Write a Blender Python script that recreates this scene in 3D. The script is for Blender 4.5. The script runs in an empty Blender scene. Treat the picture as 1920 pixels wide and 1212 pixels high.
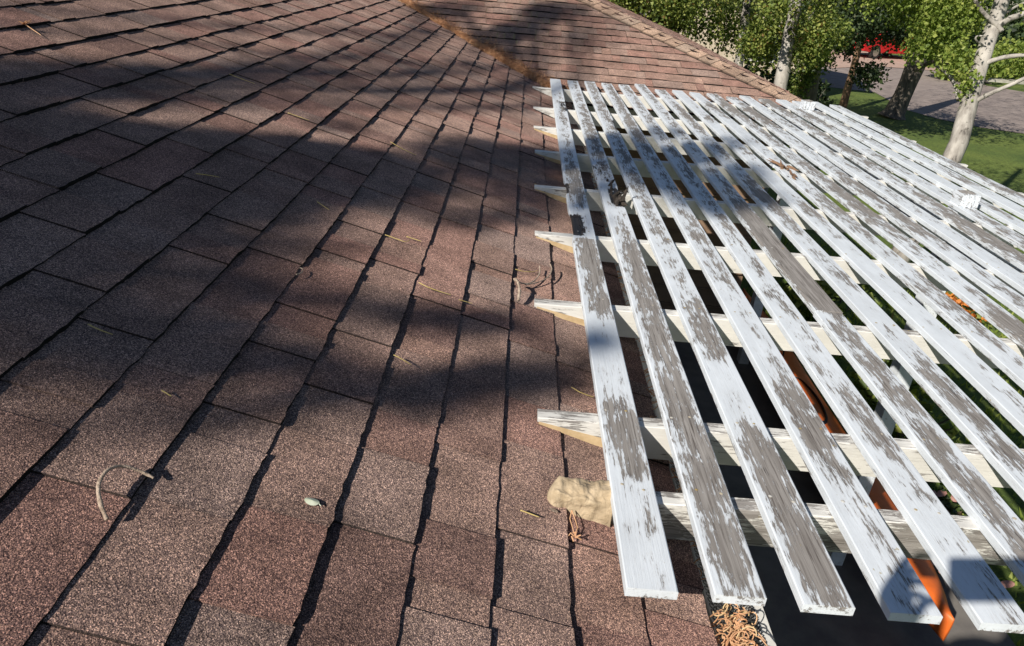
import bpy, bmesh, math, random
from mathutils import Vector, Matrix, noise
R = math.radians
rng = random.Random(7)
scene = bpy.context.scene

# ------------------------------------------------------------------ camera
RT = Vector((0.996335, 0.023508, 0.082245)); UP = Vector((-0.08408, 0.445958, 0.891096)); FW = Vector((0.01573, 0.894745, -0.4463))
cam_d = bpy.data.cameras.new('camera'); cam = bpy.data.objects.new('camera', cam_d)
scene.collection.objects.link(cam)
m = Matrix((RT, UP, -FW)).transposed().to_4x4(); cam.matrix_world = m
cam_d.sensor_width = 36; cam_d.lens = 26.0; cam_d.clip_start = .02; cam_d.clip_end = 500
scene.camera = cam

# ------------------------------------------------------------------ light
SUN = Vector((.97, 1.12, -1.0)).normalized()          # direction the light travels
world = bpy.data.worlds.new('World'); scene.world = world; world.use_nodes = True
nt = world.node_tree
sky = nt.nodes.new('ShaderNodeTexSky'); sky.sky_type = 'NISHITA'; sky.sun_disc = False
elev = math.asin(-SUN.z); sky.sun_elevation = elev
sky.sun_rotation = math.atan2(-SUN.x, -SUN.y); sky.air_density = 1.0; sky.dust_density = .4; sky.ozone_density = 2.0
bg = nt.nodes['Background']; bg.inputs[1].default_value = .05
nt.links.new(sky.outputs[0], bg.inputs[0])
sd = bpy.data.lights.new('sun', 'SUN'); sd.energy = 5.0; sd.angle = R(.53); sd.color = (1, .93, .82)
sun = bpy.data.objects.new('sun', sd); scene.collection.objects.link(sun)
sun.rotation_euler = SUN.to_track_quat('-Z', 'Y').to_euler()
scene.view_settings.view_transform = 'Standard'; scene.view_settings.look = 'None'
scene.view_settings.exposure = .22; scene.view_settings.gamma = 1

# ------------------------------------------------------------------ helpers
F = 1387.0
def ray(px, py):
    return RT * ((px - 960) / F) - UP * ((py - 606) / F) + FW
def at(px, py, Y):                                     # point at depth Y seen at that pixel of the photograph
    d = ray(px, py); return d * (Y / d.y)
def lev(px, py, h):                                    # point at level z = -h
    d = ray(px, py); return d * (-h / d.z)
ROOF = .934; PITCH = .3227
def onroof(px, py, lift=.012):
    d = ray(px, py); t = ROOF / (-d.z - d.x * PITCH); p = d * t
    return Vector((p.x, p.y, p.z + lift))
GZ = -3.3

def link(o, parent=None):
    scene.collection.objects.link(o)
    if parent: o.parent = parent
    return o
def tag(o, label=None, cat=None, group=None, kind=None):
    if label: o['label'] = label
    if cat: o['category'] = cat
    if group: o['group'] = group
    if kind: o['kind'] = kind
    return o
def empty(name, loc=(0, 0, 0), rz=0, **k):
    o = bpy.data.objects.new(name, None); link(o); o.location = loc; o.rotation_euler = (0, 0, rz); o.empty_display_size = .1
    return tag(o, **k)

class MB:
    """collects geometry, then links it as one mesh object"""
    def __init__(s): s.v = []; s.f = []; s.a = {}; s.smooth = False
    def add(s, vs, fs, **attr):
        n = len(s.v); s.v += [tuple(v) for v in vs]; s.f += [tuple(i + n for i in f) for f in fs]
        for k in set(s.a) | set(attr):
            val = attr.get(k, 0.0); cur = s.a.setdefault(k, [0.0] * n)
            cur += list(val) if isinstance(val, (list, tuple)) else [val] * len(vs)
    def box(s, c, d, rot=None, **attr):
        vs = []
        for z in (-1, 1):
            for y in (-1, 1):
                for x in (-1, 1):
                    v = Vector((x * d[0] / 2, y * d[1] / 2, z * d[2] / 2))
                    if rot: v = rot @ v
                    vs.append(v + Vector(c))
        s.add(vs, [(0, 2, 3, 1), (4, 5, 7, 6), (0, 1, 5, 4), (2, 6, 7, 3), (0, 4, 6, 2), (1, 3, 7, 5)], **attr)
    def tube(s, pts, rad, n=8, cap=True, jit=0, rg=rng, **attr):
        pts = [Vector(p) for p in pts]; m_ = len(pts)
        if not hasattr(rad, '__len__'): rad = [rad] * m_
        vs = []; up = None
        for i, p in enumerate(pts):
            t = (pts[min(i + 1, m_ - 1)] - pts[max(i - 1, 0)]).normalized()
            if up is None: up = t.orthogonal().normalized()
            up = (up - t * up.dot(t)).normalized(); b = t.cross(up)
            for k in range(n):
                a = 2 * math.pi * k / n; r = rad[i] * (1 + jit * rg.uniform(-1, 1))
                vs.append(p + (up * math.cos(a) + b * math.sin(a)) * r)
        fs = [(i * n + k, i * n + (k + 1) % n, (i + 1) * n + (k + 1) % n, (i + 1) * n + k) for i in range(m_ - 1) for k in range(n)]
        if cap: fs += [tuple(range(n))[::-1], tuple((m_ - 1) * n + k for k in range(n))]
        s.add(vs, fs, **attr)
    def build(s, name, mat, parent=None, smooth=False, loc=None):
        me = bpy.data.meshes.new(name)
        vs = s.v
        if loc is not None: vs = [(v[0] - loc[0], v[1] - loc[1], v[2] - loc[2]) for v in vs]
        me.from_pydata(vs, [], s.f)
        for k, vals in s.a.items():
            at_ = me.attributes.new(k, 'FLOAT', 'POINT'); at_.data.foreach_set('value', vals)
        if smooth: me.polygons.foreach_set('use_smooth', [True] * len(me.polygons))
        me.materials.append(mat); me.update()
        o = bpy.data.objects.new(name, me); link(o, parent)
        if loc is not None: o.location = loc
        return o

# ------------------------------------------------------------------ materials
class NT:
    def __init__(s, name):
        s.m = bpy.data.materials.new(name); s.m.use_nodes = True; s.t = s.m.node_tree; s.b = s.t.nodes['Principled BSDF']
        s.b.inputs['Roughness'].default_value = .8
    def n(s, t, **k):
        nd = s.t.nodes.new(t)
        for a, v in k.items(): setattr(nd, a, v)
        return nd
    def l(s, a, b): s.t.links.new(a, b)
    def coord(s, kind='Object', scale=(1, 1, 1), rot=(0, 0, 0)):
        c = s.n('ShaderNodeTexCoord'); mp = s.n('ShaderNodeMapping'); mp.inputs['Scale'].default_value = scale; mp.inputs['Rotation'].default_value = rot
        s.l(c.outputs[kind], mp.inputs[0]); return mp.outputs[0]
    def noise(s, vec, scale, detail=4, rough=.55, dist=0, out=0):
        nd = s.n('ShaderNodeTexNoise'); nd.inputs['Scale'].default_value = scale; nd.inputs['Detail'].default_value = detail
        nd.inputs['Roughness'].default_value = rough; nd.inputs['Distortion'].default_value = dist
        s.l(vec, nd.inputs['Vector']); return nd.outputs[out]
    def vor(s, vec, scale, feature='F1', out='Distance'):
        nd = s.n('ShaderNodeTexVoronoi', feature=feature); nd.inputs['Scale'].default_value = scale
        s.l(vec, nd.inputs['Vector']); return nd.outputs[out]
    def ramp(s, fac, stops, interp='LINEAR'):
        nd = s.n('ShaderNodeValToRGB'); cr = nd.color_ramp; cr.interpolation = interp
        while len(cr.elements) < len(stops): cr.elements.new(.5)
        for e, (p, c) in zip(cr.elements, stops):
            e.position = p; e.color = (c[0], c[1], c[2], 1) if hasattr(c, '__len__') else (c, c, c, 1)
        s.l(fac, nd.inputs[0]); return nd.outputs[0]
    def mix(s, fac, a, b, mode='MIX'):
        nd = s.n('ShaderNodeMix', data_type='RGBA', blend_type=mode)
        for src, i in ((fac, 0), (a, 6), (b, 7)):
            if hasattr(src, 'is_linked') or hasattr(src, 'links'): s.l(src, nd.inputs[i])
            elif hasattr(src, '__len__'): nd.inputs[i].default_value = (*src, 1)
            else: nd.inputs[i].default_value = src
        return nd.outputs[2]
    def math(s, op, a, b=0, c=0, clamp=False):
        nd = s.n('ShaderNodeMath', operation=op); nd.use_clamp = clamp
        for src, i in ((a, 0), (b, 1), (c, 2)):
            if hasattr(src, 'links'): s.l(src, nd.inputs[i])
            else: nd.inputs[i].default_value = src
        return nd.outputs[0]
    def attr(s, name, out='Fac', t='GEOMETRY'):
        nd = s.n('ShaderNodeAttribute', attribute_name=name); nd.attribute_type = t; return nd.outputs[out]
    def bump(s, h, strength=.5, dist=.01):
        nd = s.n('ShaderNodeBump'); nd.inputs['Strength'].default_value = strength; nd.inputs['Distance'].default_value = dist
        s.l(h, nd.inputs['Height']); s.l(nd.outputs[0], s.b.inputs['Normal'])
    def col(s, c):
        if hasattr(c, 'links'): s.l(c, s.b.inputs['Base Color'])
        else: s.b.inputs['Base Color'].default_value = (*c, 1)
    def rough(s, v): s.b.inputs['Roughness'].default_value = v; return s

def mat_shingle(name, tint=(1.15, 1.15, 1.27)):
    t = NT(name); v = t.coord()
    tone = t.attr('tone')
    base = t.ramp(tone, [(0, (.150, .108, .094)), (.25, (.195, .132, .112)), (.45, (.180, .138, .118)), (.65, (.212, .163, .138)), (.82, (.178, .148, .132)), (1, (.195, .142, .118))])
    blot = t.ramp(t.noise(v, 9, 5, .6), [(.3, .72), (.7, 1.22)])
    base = t.mix(1, base, blot, 'MULTIPLY')
    fl = t.ramp(t.noise(v, 2.6, 6, .65), [(.3, .78), (.7, 1.15)]); base = t.mix(1, base, fl, 'MULTIPLY')
    g = t.vor(v, 700, 'F1', 'Color'); sep = t.n('ShaderNodeSeparateColor'); t.l(g, sep.inputs[0])
    gr = t.ramp(sep.outputs[0], [(0, (.22, .19, .20)), (.2, (.5, .44, .46)), (.42, (.9, .78, .74)), (.66, (1.2, 1.06, .96)), (.84, (1.9, 1.65, 1.35)), (.95, (3.1, 2.75, 2.4))])
    c = t.mix(1, base, gr, 'MULTIPLY')
    g2 = t.ramp(t.noise(v, 160, 2), [(.3, .75), (.7, 1.25)]); c = t.mix(1, c, g2, 'MULTIPLY')
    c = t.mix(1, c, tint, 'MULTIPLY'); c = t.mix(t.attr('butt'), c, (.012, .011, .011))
    t.col(c); t.rough(.92); t.b.inputs['Specular IOR Level'].default_value = .15; t.b.inputs['Diffuse Roughness'].default_value = 1.0
    t.bump(t.math('ADD', t.vor(v, 420), t.noise(v, 200, 3)), .55, .002)
    return t.m

def mat_paint(name, white=(.74, .735, .72), cream=0, worn=0.0):
    """flaking white paint over weathered grey wood; grain runs along the mesh's local Y"""
    t = NT(name); oi = t.n('ShaderNodeObjectInfo')
    tc = t.n('ShaderNodeTexCoord'); off = t.n('ShaderNodeVectorMath', operation='ADD')
    sc_ = t.math('MULTIPLY', oi.outputs['Random'], 37.0); cmb = t.n('ShaderNodeCombineXYZ')
    for i in range(3): t.l(sc_, cmb.inputs[i])
    t.l(tc.outputs['Object'], off.inputs[0]); t.l(cmb.outputs[0], off.inputs[1]); vec = off.outputs[0]
    def mp(s):
        q = t.n('ShaderNodeMapping'); q.inputs['Scale'].default_value = s; t.l(vec, q.inputs[0]); return q.outputs[0]
    grain = t.noise(mp((230, 7, 230)), 1, 6, .65, .4)
    rings = t.noise(mp((60, 2.2, 60)), 1, 5, .6, 1.6)
    flake = t.noise(mp((150, 17, 150)), 1, 8, .75, .3)
    blob = t.noise(mp((26, 9, 26)), 1, 4, .6)
    wear = t.attr('wear')
    m1 = t.math('MULTIPLY_ADD', flake, 1.35, -.675); m2 = t.math('MULTIPLY_ADD', blob, .9, -.45); m3 = t.math('MULTIPLY_ADD', grain, .45, -.22)
    sm = t.math('ADD', t.math('ADD', m1, m2), t.math('ADD', m3, wear))
    mask = t.ramp(sm, [(.525, 0), (.57, 1)]); thin = t.ramp(sm, [(.38, 0), (.525, .30)])                       # 1 = bare wood
    wood = t.mix(t.ramp(rings, [(.35, 0), (.7, 1)]), (.215, .198, .186), (.365, .345, .33))
    wood = t.mix(t.ramp(grain, [(.33, 1), (.5, 0)]), wood, (.085, .072, .064))
    crack = t.ramp(t.noise(mp((150, 3.0, 150)), 1, 3, .6, .8), [(.27, 1), (.31, 0)])
    wood = t.mix(crack, wood, (.03, .026, .024))
    dirt = t.ramp(t.noise(mp((22, 8, 22)), 1, 5, .6), [(.3, .86), (.65, 1.0)])
    pw = t.mix(1, white, dirt, 'MULTIPLY')
    hair = t.ramp(t.noise(mp((330, 14, 330)), 1, 4, .7), [(.30, 1), (.36, 0)])
    pw = t.mix(t.math('MULTIPLY', hair, .45), pw, (.30, .27, .24))
    pw = t.mix(thin, pw, (.42, .40, .38))
    lich = t.ramp(t.noise(mp((70, 45, 70)), 1, 2), [(.74, 0), (.78, 1)])
    c = t.mix(mask, pw, wood); c = t.mix(t.math('MULTIPLY', lich, .7), c, (.40, .32, .12))
    rot = t.attr('rot')
    rm = t.ramp(t.math('ADD', rot, t.math('MULTIPLY_ADD', t.noise(mp((75, 16, 75)), 1, 6, .7), 1.5, -.75)), [(.5, 0), (.56, 1)])
    c = t.mix(rm, c, t.ramp(grain, [(.4, (.008, .007, .006)), (.6, (.06, .045, .035))]))
    c = t.mix(t.attr('nail'), c, (.36, .26, .10))
    t.col(c)
    rr = t.ramp(mask, [(0, .5), (1, .85)]); t.l(rr, t.b.inputs['Roughness'])
    h = t.math('ADD', t.math('MULTIPLY', t.math('SUBTRACT', 1, mask), .9), t.math('MULTIPLY', grain, .7))
    h = t.math('SUBTRACT', h, t.math('MULTIPLY', rm, 2.5)); h = t.math('SUBTRACT', h, t.math('MULTIPLY', crack, .8))
    t.bump(h, .6, .0022)
    return t.m

def mat_noise(name, c1, c2, scale=4, detail=5, rough=.85, bump=0, stretch=(1, 1, 1), lo=.35, hi=.65, spec=.5):
    t = NT(name); v = t.coord(scale=stretch); f = t.noise(v, scale, detail, .62)
    t.col(t.ramp(f, [(lo, c1), (hi, c2)])); t.rough(rough); t.b.inputs['Specular IOR Level'].default_value = spec
    if bump: t.bump(f, bump, .02)
    return t.m

def mat_leaf(name, stops, trans=.35, rough=.55):
    t = NT(name); c = t.ramp(t.attr('tone'), stops); t.col(c); t.rough(rough)
    tr = t.n('ShaderNodeBsdfTranslucent'); t.l(t.mix(1, c, (1.3, 1.35, .6), 'MULTIPLY'), tr.inputs[0])
    mx = t.n('ShaderNodeMixShader'); mx.inputs[0].default_value = trans
    out = t.t.nodes['Material Output']; t.l(t.b.outputs[0], mx.inputs[1]); t.l(tr.outputs[0], mx.inputs[2]); t.l(mx.outputs[0], out.inputs[0])
    return t.m
def mat_flat(name, c, rough=.6, metal=0, spec=.5):
    t = NT(name); v = t.coord(); f = t.ramp(t.noise(v, 14, 4), [(.3, .88), (.7, 1.08)])
    t.col(t.mix(1, c, f, 'MULTIPLY')); t.rough(rough); t.b.inputs['Metallic'].default_value = metal; t.b.inputs['Specular IOR Level'].default_value = spec
    return t.m
def mat_birch():
    t = NT('birch_bark'); v = t.coord(scale=(1, 1, .35)); n1 = t.noise(v, 9, 6, .65)
    c = t.ramp(n1, [(.36, (.045, .04, .036)), (.44, (.30, .275, .25)), (.62, (.50, .47, .43))])
    v2 = t.coord(scale=(1, 1, 5)); n2 = t.noise(v2, 7, 4, .6)
    c = t.mix(t.ramp(n2, [(.66, 0), (.72, 1)]), c, (.06, .052, .045))
    big = t.ramp(t.noise(t.coord(), 1.8, 3), [(.35, .75), (.65, 1.1)]); c = t.mix(1, c, big, 'MULTIPLY')
    t.col(c); t.rough(.85); t.bump(n1, .5, .03); return t.m

M = {}
M['shingle'] = mat_shingle('asphalt_shingle'); M['hip'] = mat_shingle('hip_shingle', (1.38, 1.46, 1.46)); M['wing'] = mat_shingle('wing_shingle', (1.17, 1.17, 1.26))
M['slat'] = mat_paint('peeling_white_paint', (.77, .825, .89)); M['rafter'] = mat_paint('rafter_paint', (.76, .75, .72))  # cool tint of the slat white: sky reflection put into the paint colour
M['white'] = mat_flat('white_paint', (.72, .72, .70)); M['raw'] = mat_noise('raw_wood', (.50, .36, .20), (.66, .50, .30), 30, stretch=(1, .2, 1))
M['siding'] = mat_noise('brown_siding', (.20, .13, .085), (.27, .18, .12), 12, stretch=(.3, 1, 1))
M['dark'] = mat_flat('dark_void', (.03, .03, .032)); M['birch'] = mat_birch()
M['bark'] = mat_noise('rough_bark', (.05, .042, .036), (.20, .17, .14), 9, 7, .9, .8, (1, 1, .3))
M['redbark'] = mat_noise('red_bark', (.13, .075, .045), (.30, .18, .11), 10, 6, .9, .5, (1, 1, .3))
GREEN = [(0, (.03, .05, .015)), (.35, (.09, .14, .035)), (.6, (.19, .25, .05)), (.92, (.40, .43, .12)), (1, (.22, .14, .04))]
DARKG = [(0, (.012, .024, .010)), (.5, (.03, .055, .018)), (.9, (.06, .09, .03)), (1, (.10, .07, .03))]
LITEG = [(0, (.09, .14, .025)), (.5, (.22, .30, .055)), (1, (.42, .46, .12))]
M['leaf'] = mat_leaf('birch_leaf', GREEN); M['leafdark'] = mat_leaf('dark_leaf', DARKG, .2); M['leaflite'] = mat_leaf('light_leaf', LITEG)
M['needle'] = mat_leaf('pine_needle_green', DARKG, .05)
M['litter'] = mat_leaf('dead_needle', [(0, (.22, .10, .05)), (.4, (.60, .31, .16)), (.8, (.70, .42, .24)), (1, (.80, .60, .34))], .1, .7)
M['twig'] = mat_noise('twig_bark', (.26, .19, .14), (.55, .44, .35), 90, 5, .85, .4)
M['straw'] = mat_noise('straw', (.52, .38, .12), (.66, .52, .22), 60)
M['orange'] = mat_flat('orange_plastic', (.78, .16, .025), .5); M['steel'] = mat_flat('steel', (.6, .62, .62), .2, 1)
M['black'] = mat_flat('black_plastic', (.015, .015, .018), .5)
GRID = '''
..............23321111............................................................
............2566664111111.........................................................
...........2677777632221111.......................................................
..........157888776322222111......................................................
..........368899875222222211......................................................
..........3789998742222222211.....................................................
.........13689999622222222211.....................................................
.....11.112578887722222343221.....................................................
...24553122237777742224444321.....................................................
..355554122226877762244444321.....................................................
.3555553222226888772344444211.....................................................
.4567763222237899773344442211.....................................................
.578887522223889987423322221......................................................
2788777622223888997422222211......................................................
677777752222388889742332211.......................................................
...77762222227888864666411........................................................
........12222688886666641.........................................................
............248888766652..........................................................
................8866553...........................................................
.....................1............................................................
..................................................................................
..................................................................................
..................................................................................
..................................................................................
..................................................................................
..............................................................1...................
.............................................................4551.................
.......................................................4652.35555.................
......................................................26666.35555.................
.......................11.............................36666227885.................
........................23............................16666.288883.1..............
.........................23...........................25774.2888882685............
..........................132.........................69999978888838887...........
............................33........................399999999998178885..........
.............................33.......................28899999999996888832........
..............................23....................1..88999999999999888885.......
................................2...................377.8883999999999987888.......
.....................................2..............28996998.38999999998888.......
......................................3.............1899978944774899999986........
...................................2...32...........279999668.7773.25578882.......
....................................3...32...........88999866..7771......1........
.....................................3...32..........5889996675.575...............
......................................3...31..........8889877886.88...............
...........................................2..........18888888865.88..............
....................................................23.18886788855.285............
.....................................................55..1477666771..84...........
......................................................55.5999973576...............
........................................................27999995376...............
........................................................199999997683..............
.........................................................7999999764...............
.........................................................699999994................
.........................................................6999999983...........88..
.....................................................78467999999998542....88447...
.....................................................13799999999999655...698.288..
.......................................................47899999999988734887..896..
........................................................168899999999979984...994..
...........................................................588899999998689799983..
..............................................................7888899999999958....
.................................................................4889999999768....
......................................................................36676443....
..........................................................................332.....
.................................................................................2
'''.split()
NEEDLE_K = 1.35

# ================================================================== setting
lawnm = NT('lawn_grass'); v = lawnm.coord(); f1 = lawnm.noise(v, .6, 5); f2 = lawnm.noise(v, 14, 6, .7)
c = lawnm.mix(lawnm.ramp(f1, [(.35, 0), (.65, 1)]), (.075, .125, .022), (.145, .195, .035))
c = lawnm.mix(1, c, lawnm.ramp(f2, [(.25, .5), (.75, 1.45)]), 'MULTIPLY'); lawnm.col(c); lawnm.rough(.9); lawnm.bump(f2, .6, .05)
M['lawn'] = lawnm.m
M['patio'] = mat_noise('patio_concrete', (.13, .12, .115), (.20, .185, .17), 5, 7, .9, .2)
M['road'] = mat_noise('driveway_asphalt', (.25, .205, .19), (.36, .30, .275), 3.0, 8, .9, .2)
M['roadpink'] = mat_noise('pinkish_gravel', (.42, .29, .235), (.56, .40, .33), 3.5, 8, .9, .2)
M['kerb'] = mat_noise('kerb_concrete', (.40, .38, .34), (.55, .52, .47), 4)
def sheet(name, pts, z, mat, kind='structure', sub=0):
    b = MB(); b.add([(x, y, z) for x, y in pts], [tuple(range(len(pts)))]); o = b.build(name, mat); return tag(o, kind=kind)
g = MB(); NX = 60
for i in range(NX + 1):
    for j in range(NX + 1):
        x = -60 + i * 200 / NX; y = -50 + j * 230 / NX
        g.v.append((x, y, GZ + (.05 * noise.noise(Vector((x * .2, y * .2, 0))) - .03 if False else 0)))
g.f = [(i * (NX + 1) + j, (i + 1) * (NX + 1) + j, (i + 1) * (NX + 1) + j + 1, i * (NX + 1) + j + 1) for i in range(NX) for j in range(NX)]
tag(g.build('lawn', M['lawn']), kind='structure')
sheet('patio', [(-.2, -2), (3.05, -2), (3.08, 3.5), (2.74, 3.7), (2.66, 6.9), (-.2, 6.9)], GZ + .02, M['patio'])
def P2(px, py): q = lev(px, py, -GZ - .03); return (q.x, q.y)
near = [P2(1500, 152), P2(1560, 163), P2(1640, 172), P2(1700, 205), P2(1760, 222), P2(1840, 238), P2(1925, 250)]
far_ = [P2(1960, 178), P2(1850, 160), P2(1812, 128), P2(1700, 108), P2(1600, 96), P2(1480, 95)]
sheet('driveway', near + [(40, 24), (60, 30)] + far_[:1] + far_[1:], GZ + .012, M['road'])
pk = [P2(1560, 128), P2(1640, 124), P2(1760, 133), P2(1860, 158), P2(1812, 126), P2(1700, 106), P2(1600, 94), P2(1500, 94)]
sheet('gravel_verge', pk, GZ + .03, M['roadpink'])
kb = MB(); a0 = P2(1838, 150); a1 = P2(1990, 162)
dx, dy = a1[0] - a0[0], a1[1] - a0[1]; L = math.hypot(dx, dy)
kb.box(((a0[0] + a1[0]) / 2, (a0[1] + a1[1]) / 2, GZ + .06), (L, .35, .15), Matrix.Rotation(math.atan2(dy, dx), 3, 'Z'))
tag(kb.build('kerb', M['kerb']), kind='structure')

# grass blades near the pergola's right side, seen through the slats
gb = MB()
for i in range(9000):
    x = rng.uniform(2.75, 7.5); y = rng.uniform(2.2, 10)
    if x < 3.1 and y < 3.7: continue
    h = rng.uniform(.04, .09); a = rng.uniform(0, 6.28); w = .012
    c = Vector((x, y, GZ)); d = Vector((math.cos(a), math.sin(a), 0))
    gb.add([c - d * w, c + d * w, c + Vector((rng.uniform(-.04, .04), rng.uniform(-.04, .04), h))], [(0, 1, 2)], tone=rng.uniform(.3, 1))
tag(gb.build('grass', M['leaflite']), kind='stuff')

# ================================================================== house
house = empty('house', (0, 0, GZ), label='single storey house with brown shingle roof seen from on top of it', cat='house')
CT = 1 / math.sqrt(1 + PITCH ** 2); ST = PITCH * CT
def shingles(name, origin, ud, sd_, nrm, rows, urange, seed, mat, near=False, e=.143, lo=.0015):
    """courses of laminated shingles: base sheet plus thicker tabs, real butt edges"""
    rg = random.Random(seed); b = MB()
    def P(u, s, h): return origin + ud * u + sd_ * s + nrm * h
    for r in rows:
        sb = r * e; u0, u1 = urange(r)
        if u1 <= u0: continue
        u = u0 - rg.uniform(0, .3); thick = rg.random() < .5
        cur_tone = rg.random()
        while u < u1:
            w = rg.choice((.07, .10, .14, .17, .21, .27)) * rg.uniform(.85, 1.15)
            a = max(u, u0); z = min(u + w, u1)
            if z - a > .01:
                # the seams in the photograph lean a little: butt joints are cut square to the course
                hb = .0090 + (.0042 if thick else 0); ht = .0008 + (.0036 if thick else 0)
                tone = min(1, max(0, rg.gauss(.5, .27)))
                step = .02 if near else .05; dark = rg.random() < .5
                n = max(1, int((z - a) / step)); off = rg.uniform(-.0018, .0018)
                vs = []; tn = []
                jw = .0010; gap = (.0005 if dark else 0) if near else (.0013 if dark else .0004)
                for k in range(n + 1):
                    uu = a + (z - a) * k / n + (0 if k in (0, n) else 0)
                    g_ = gap if k == 0 else (-gap if k == n else 0)
                    j = rg.gauss(0, jw) + off
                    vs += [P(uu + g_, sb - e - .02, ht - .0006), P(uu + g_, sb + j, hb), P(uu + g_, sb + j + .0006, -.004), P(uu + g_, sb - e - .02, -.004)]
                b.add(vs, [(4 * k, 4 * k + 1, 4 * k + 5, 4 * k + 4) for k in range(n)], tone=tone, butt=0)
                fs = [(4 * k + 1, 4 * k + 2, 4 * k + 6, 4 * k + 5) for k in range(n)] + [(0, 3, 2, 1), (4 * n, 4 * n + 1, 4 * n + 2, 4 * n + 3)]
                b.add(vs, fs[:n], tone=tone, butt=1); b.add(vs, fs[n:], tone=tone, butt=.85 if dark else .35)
            u += w; thick = not thick if rg.random() < .8 else thick
    return b.build(name, mat, house)
NM = Vector((ST, 0, CT))                                   # main roof normal
s0 = Vector((-1.2038, 0, -ROOF + 1.2038 * PITCH - .006))   # butt line of course 0
SD = Vector((CT, 0, -ST))
main = shingles('main_roof', s0, Vector((0, 1, 0)), SD, NM, range(-22, 13), lambda r: (-2.0, 6.95 - (-1.2038 + r * .143 * CT)), 3, M['shingle'], True)
main['label'] = 'near roof slope of laminated brown shingles falling to the pergola'
# wing roof: same pitch, falls towards the camera
NW = Vector((0, -ST, CT)); wo = Vector((0, 6.36, -1.10 + PITCH * .06 - .006)); WD = Vector((0, -CT, -ST))
wing = shingles('wing_roof', wo, Vector((1, 0, 0)), WD, NW, range(-38, 1), lambda r: (6.6 - (6.36 - r * .143 * CT), 9.17 - (6.36 - r * .143 * CT)), 5, M['wing'])
wing['label'] = 'far wing roof slope facing back with straight shingle rows'
NE = Vector((ST, 0, CT)); ed = Vector((CT, 0, -ST))
eo = Vector((2.82, 0, -1.08))
endr = shingles('wing_end_roof', eo, Vector((0, 1, 0)), ed, NE, range(-30, 1), lambda r: (9.2 - (2.82 + r * .143 * CT), 18), 6, M['shingle'])
def hz(y): return -1.10 + PITCH * (y - 6.3)
hb = MB(); rg = random.Random(11)
hd = Vector((1, -1, -PITCH)).normalized()
y = 12.0; 
wl = (Vector((-1, -1, -PITCH)) * .5).normalized()
tl = (Vector((0, -1, -PITCH))).normalized(); tr = Vector((1, 0, -PITCH)).normalized()
L0 = Vector((9.2 - 12, 12, hz(12)))
k = 0
while True:
    p = L0 + hd * (k * .143)
    if p.y < 6.33: break
    q = p + hd * .165; w = .145
    # two wings folded over the hip, lapped downhill
    c0 = p + Vector((0, 0, .018)); c1 = q + Vector((0, 0, .026))
    # perpendicular to the hip within each roof plane
    n1 = NW; d1 = n1.cross(hd); d1 = -d1 if d1.y > 0 else d1
    n2 = NE; d2 = n2.cross(hd); d2 = -d2 if d2.x < 0 else d2
    tn = rg.uniform(.45, .95)
    A0 = c0 + d1 * w; A1 = c1 + d1 * w; B0 = c0 + d2 * w; B1 = c1 + d2 * w; dn = Vector((0, 0, -.022))
    hb.add([A0, A1, c1, c0, B1, B0], [(0, 1, 2, 3), (3, 2, 4, 5)], tone=tn)
    hb.add([A0, A1, c1, c0, B1, B0, A1 + dn, c1 + dn, B1 + dn, A0 + dn, B0 + dn],
           [(1, 6, 7, 2), (2, 7, 8, 4), (0, 9, 6, 1), (5, 4, 8, 10)], tone=tn, butt=[0] * 6 + [1] * 5)
    k += 1
hb.build('hip_cap', M['hip'], house)['label'] = 'folded tan cap shingles running down the hip'
# walls, fascia, gutter
w = MB(); w.box((-3.2, 2.2, (GZ - 1.25) / 2), (6.5, 9.2, -1.25 - GZ)); w.build('wall', M['siding'], house)
w = MB(); w.box((-.6, 9.5, (GZ - 1.25) / 2), (5.9, 5.4, -1.25 - GZ))
for k in range(11): w.box((.85, 6.785 + .0, GZ + .1 + k * .19), (2.96, .03, .012))
w.build('wing_wall', M['siding'], house)
w = MB(); w.add([(-3.9, -2, .32), (-3.9, 12, .32), (-7.2, 12, -.75), (-7.2, -2, -.75)], [(0, 1, 2, 3)]); w.add([(-3.9, -2, .31), (-.5, -2, -.9), (-7.2, -2, -.8)], [(0, 1, 2)])
w.build('back_roof', M['shingle'], house)
w = MB(); w.box((.425, 2.2, -1.155), (.022, 8.35, .13)); w.box((1.62, 6.40, -1.155), (2.42, .022, .13)); w.build('fascia', M['white'], house)
gt = MB(); x0 = .45; pr = [(0, -1.105), (0, -1.20), (.075, -1.20), (.098, -1.16), (.098, -1.118), (.112, -1.112), (.112, -1.108), (.090, -1.108), (.090, -1.158), (.072, -1.192), (.006, -1.192), (.006, -1.105)]
Y0, Y1 = -1.95, 6.38
for yy in (Y0, Y1): gt.add([(x0 + a, yy, b) for a, b in pr], [])
n = len(pr); gt.f += [(i, (i + 1) % n, n + (i + 1) % n, n + i) for i in range(n)]; gt.f += [tuple(range(n))]
gut = gt.build('gutter', M['white'], house)
gm = NT('mesh_guard'); gm.col((.02, .02, .022)); gm.rough(.4)
M['mesh'] = gm.m
ms = MB(); nx = 12; ny = 150; rg = random.Random(4)
mp_ = lambda i, j: Vector((x0 + .004 + i * .088 / nx, .55 + j * .0075, -1.104 - .012 * math.sin(i / nx * math.pi) + .002 * noise.noise(Vector((i, j * .2, 1)))))
for j in range(ny):
    for i in range(nx):
        for (a, b) in (((i, j), (i + 1, j + (1 if i % 2 else 0))), ((i, j), (i, j + 1)) if (i + j) % 2 else ((i + 1, j), (i, j + 1))):
            p, q = mp_(*a), mp_(*b); d = (q - p).normalized(); sd2 = d.cross(Vector((0, 0, 1))) * .0009
            ms.add([p - sd2, p + sd2, q + sd2, q - sd2], [(0, 1, 2, 3)])
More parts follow.
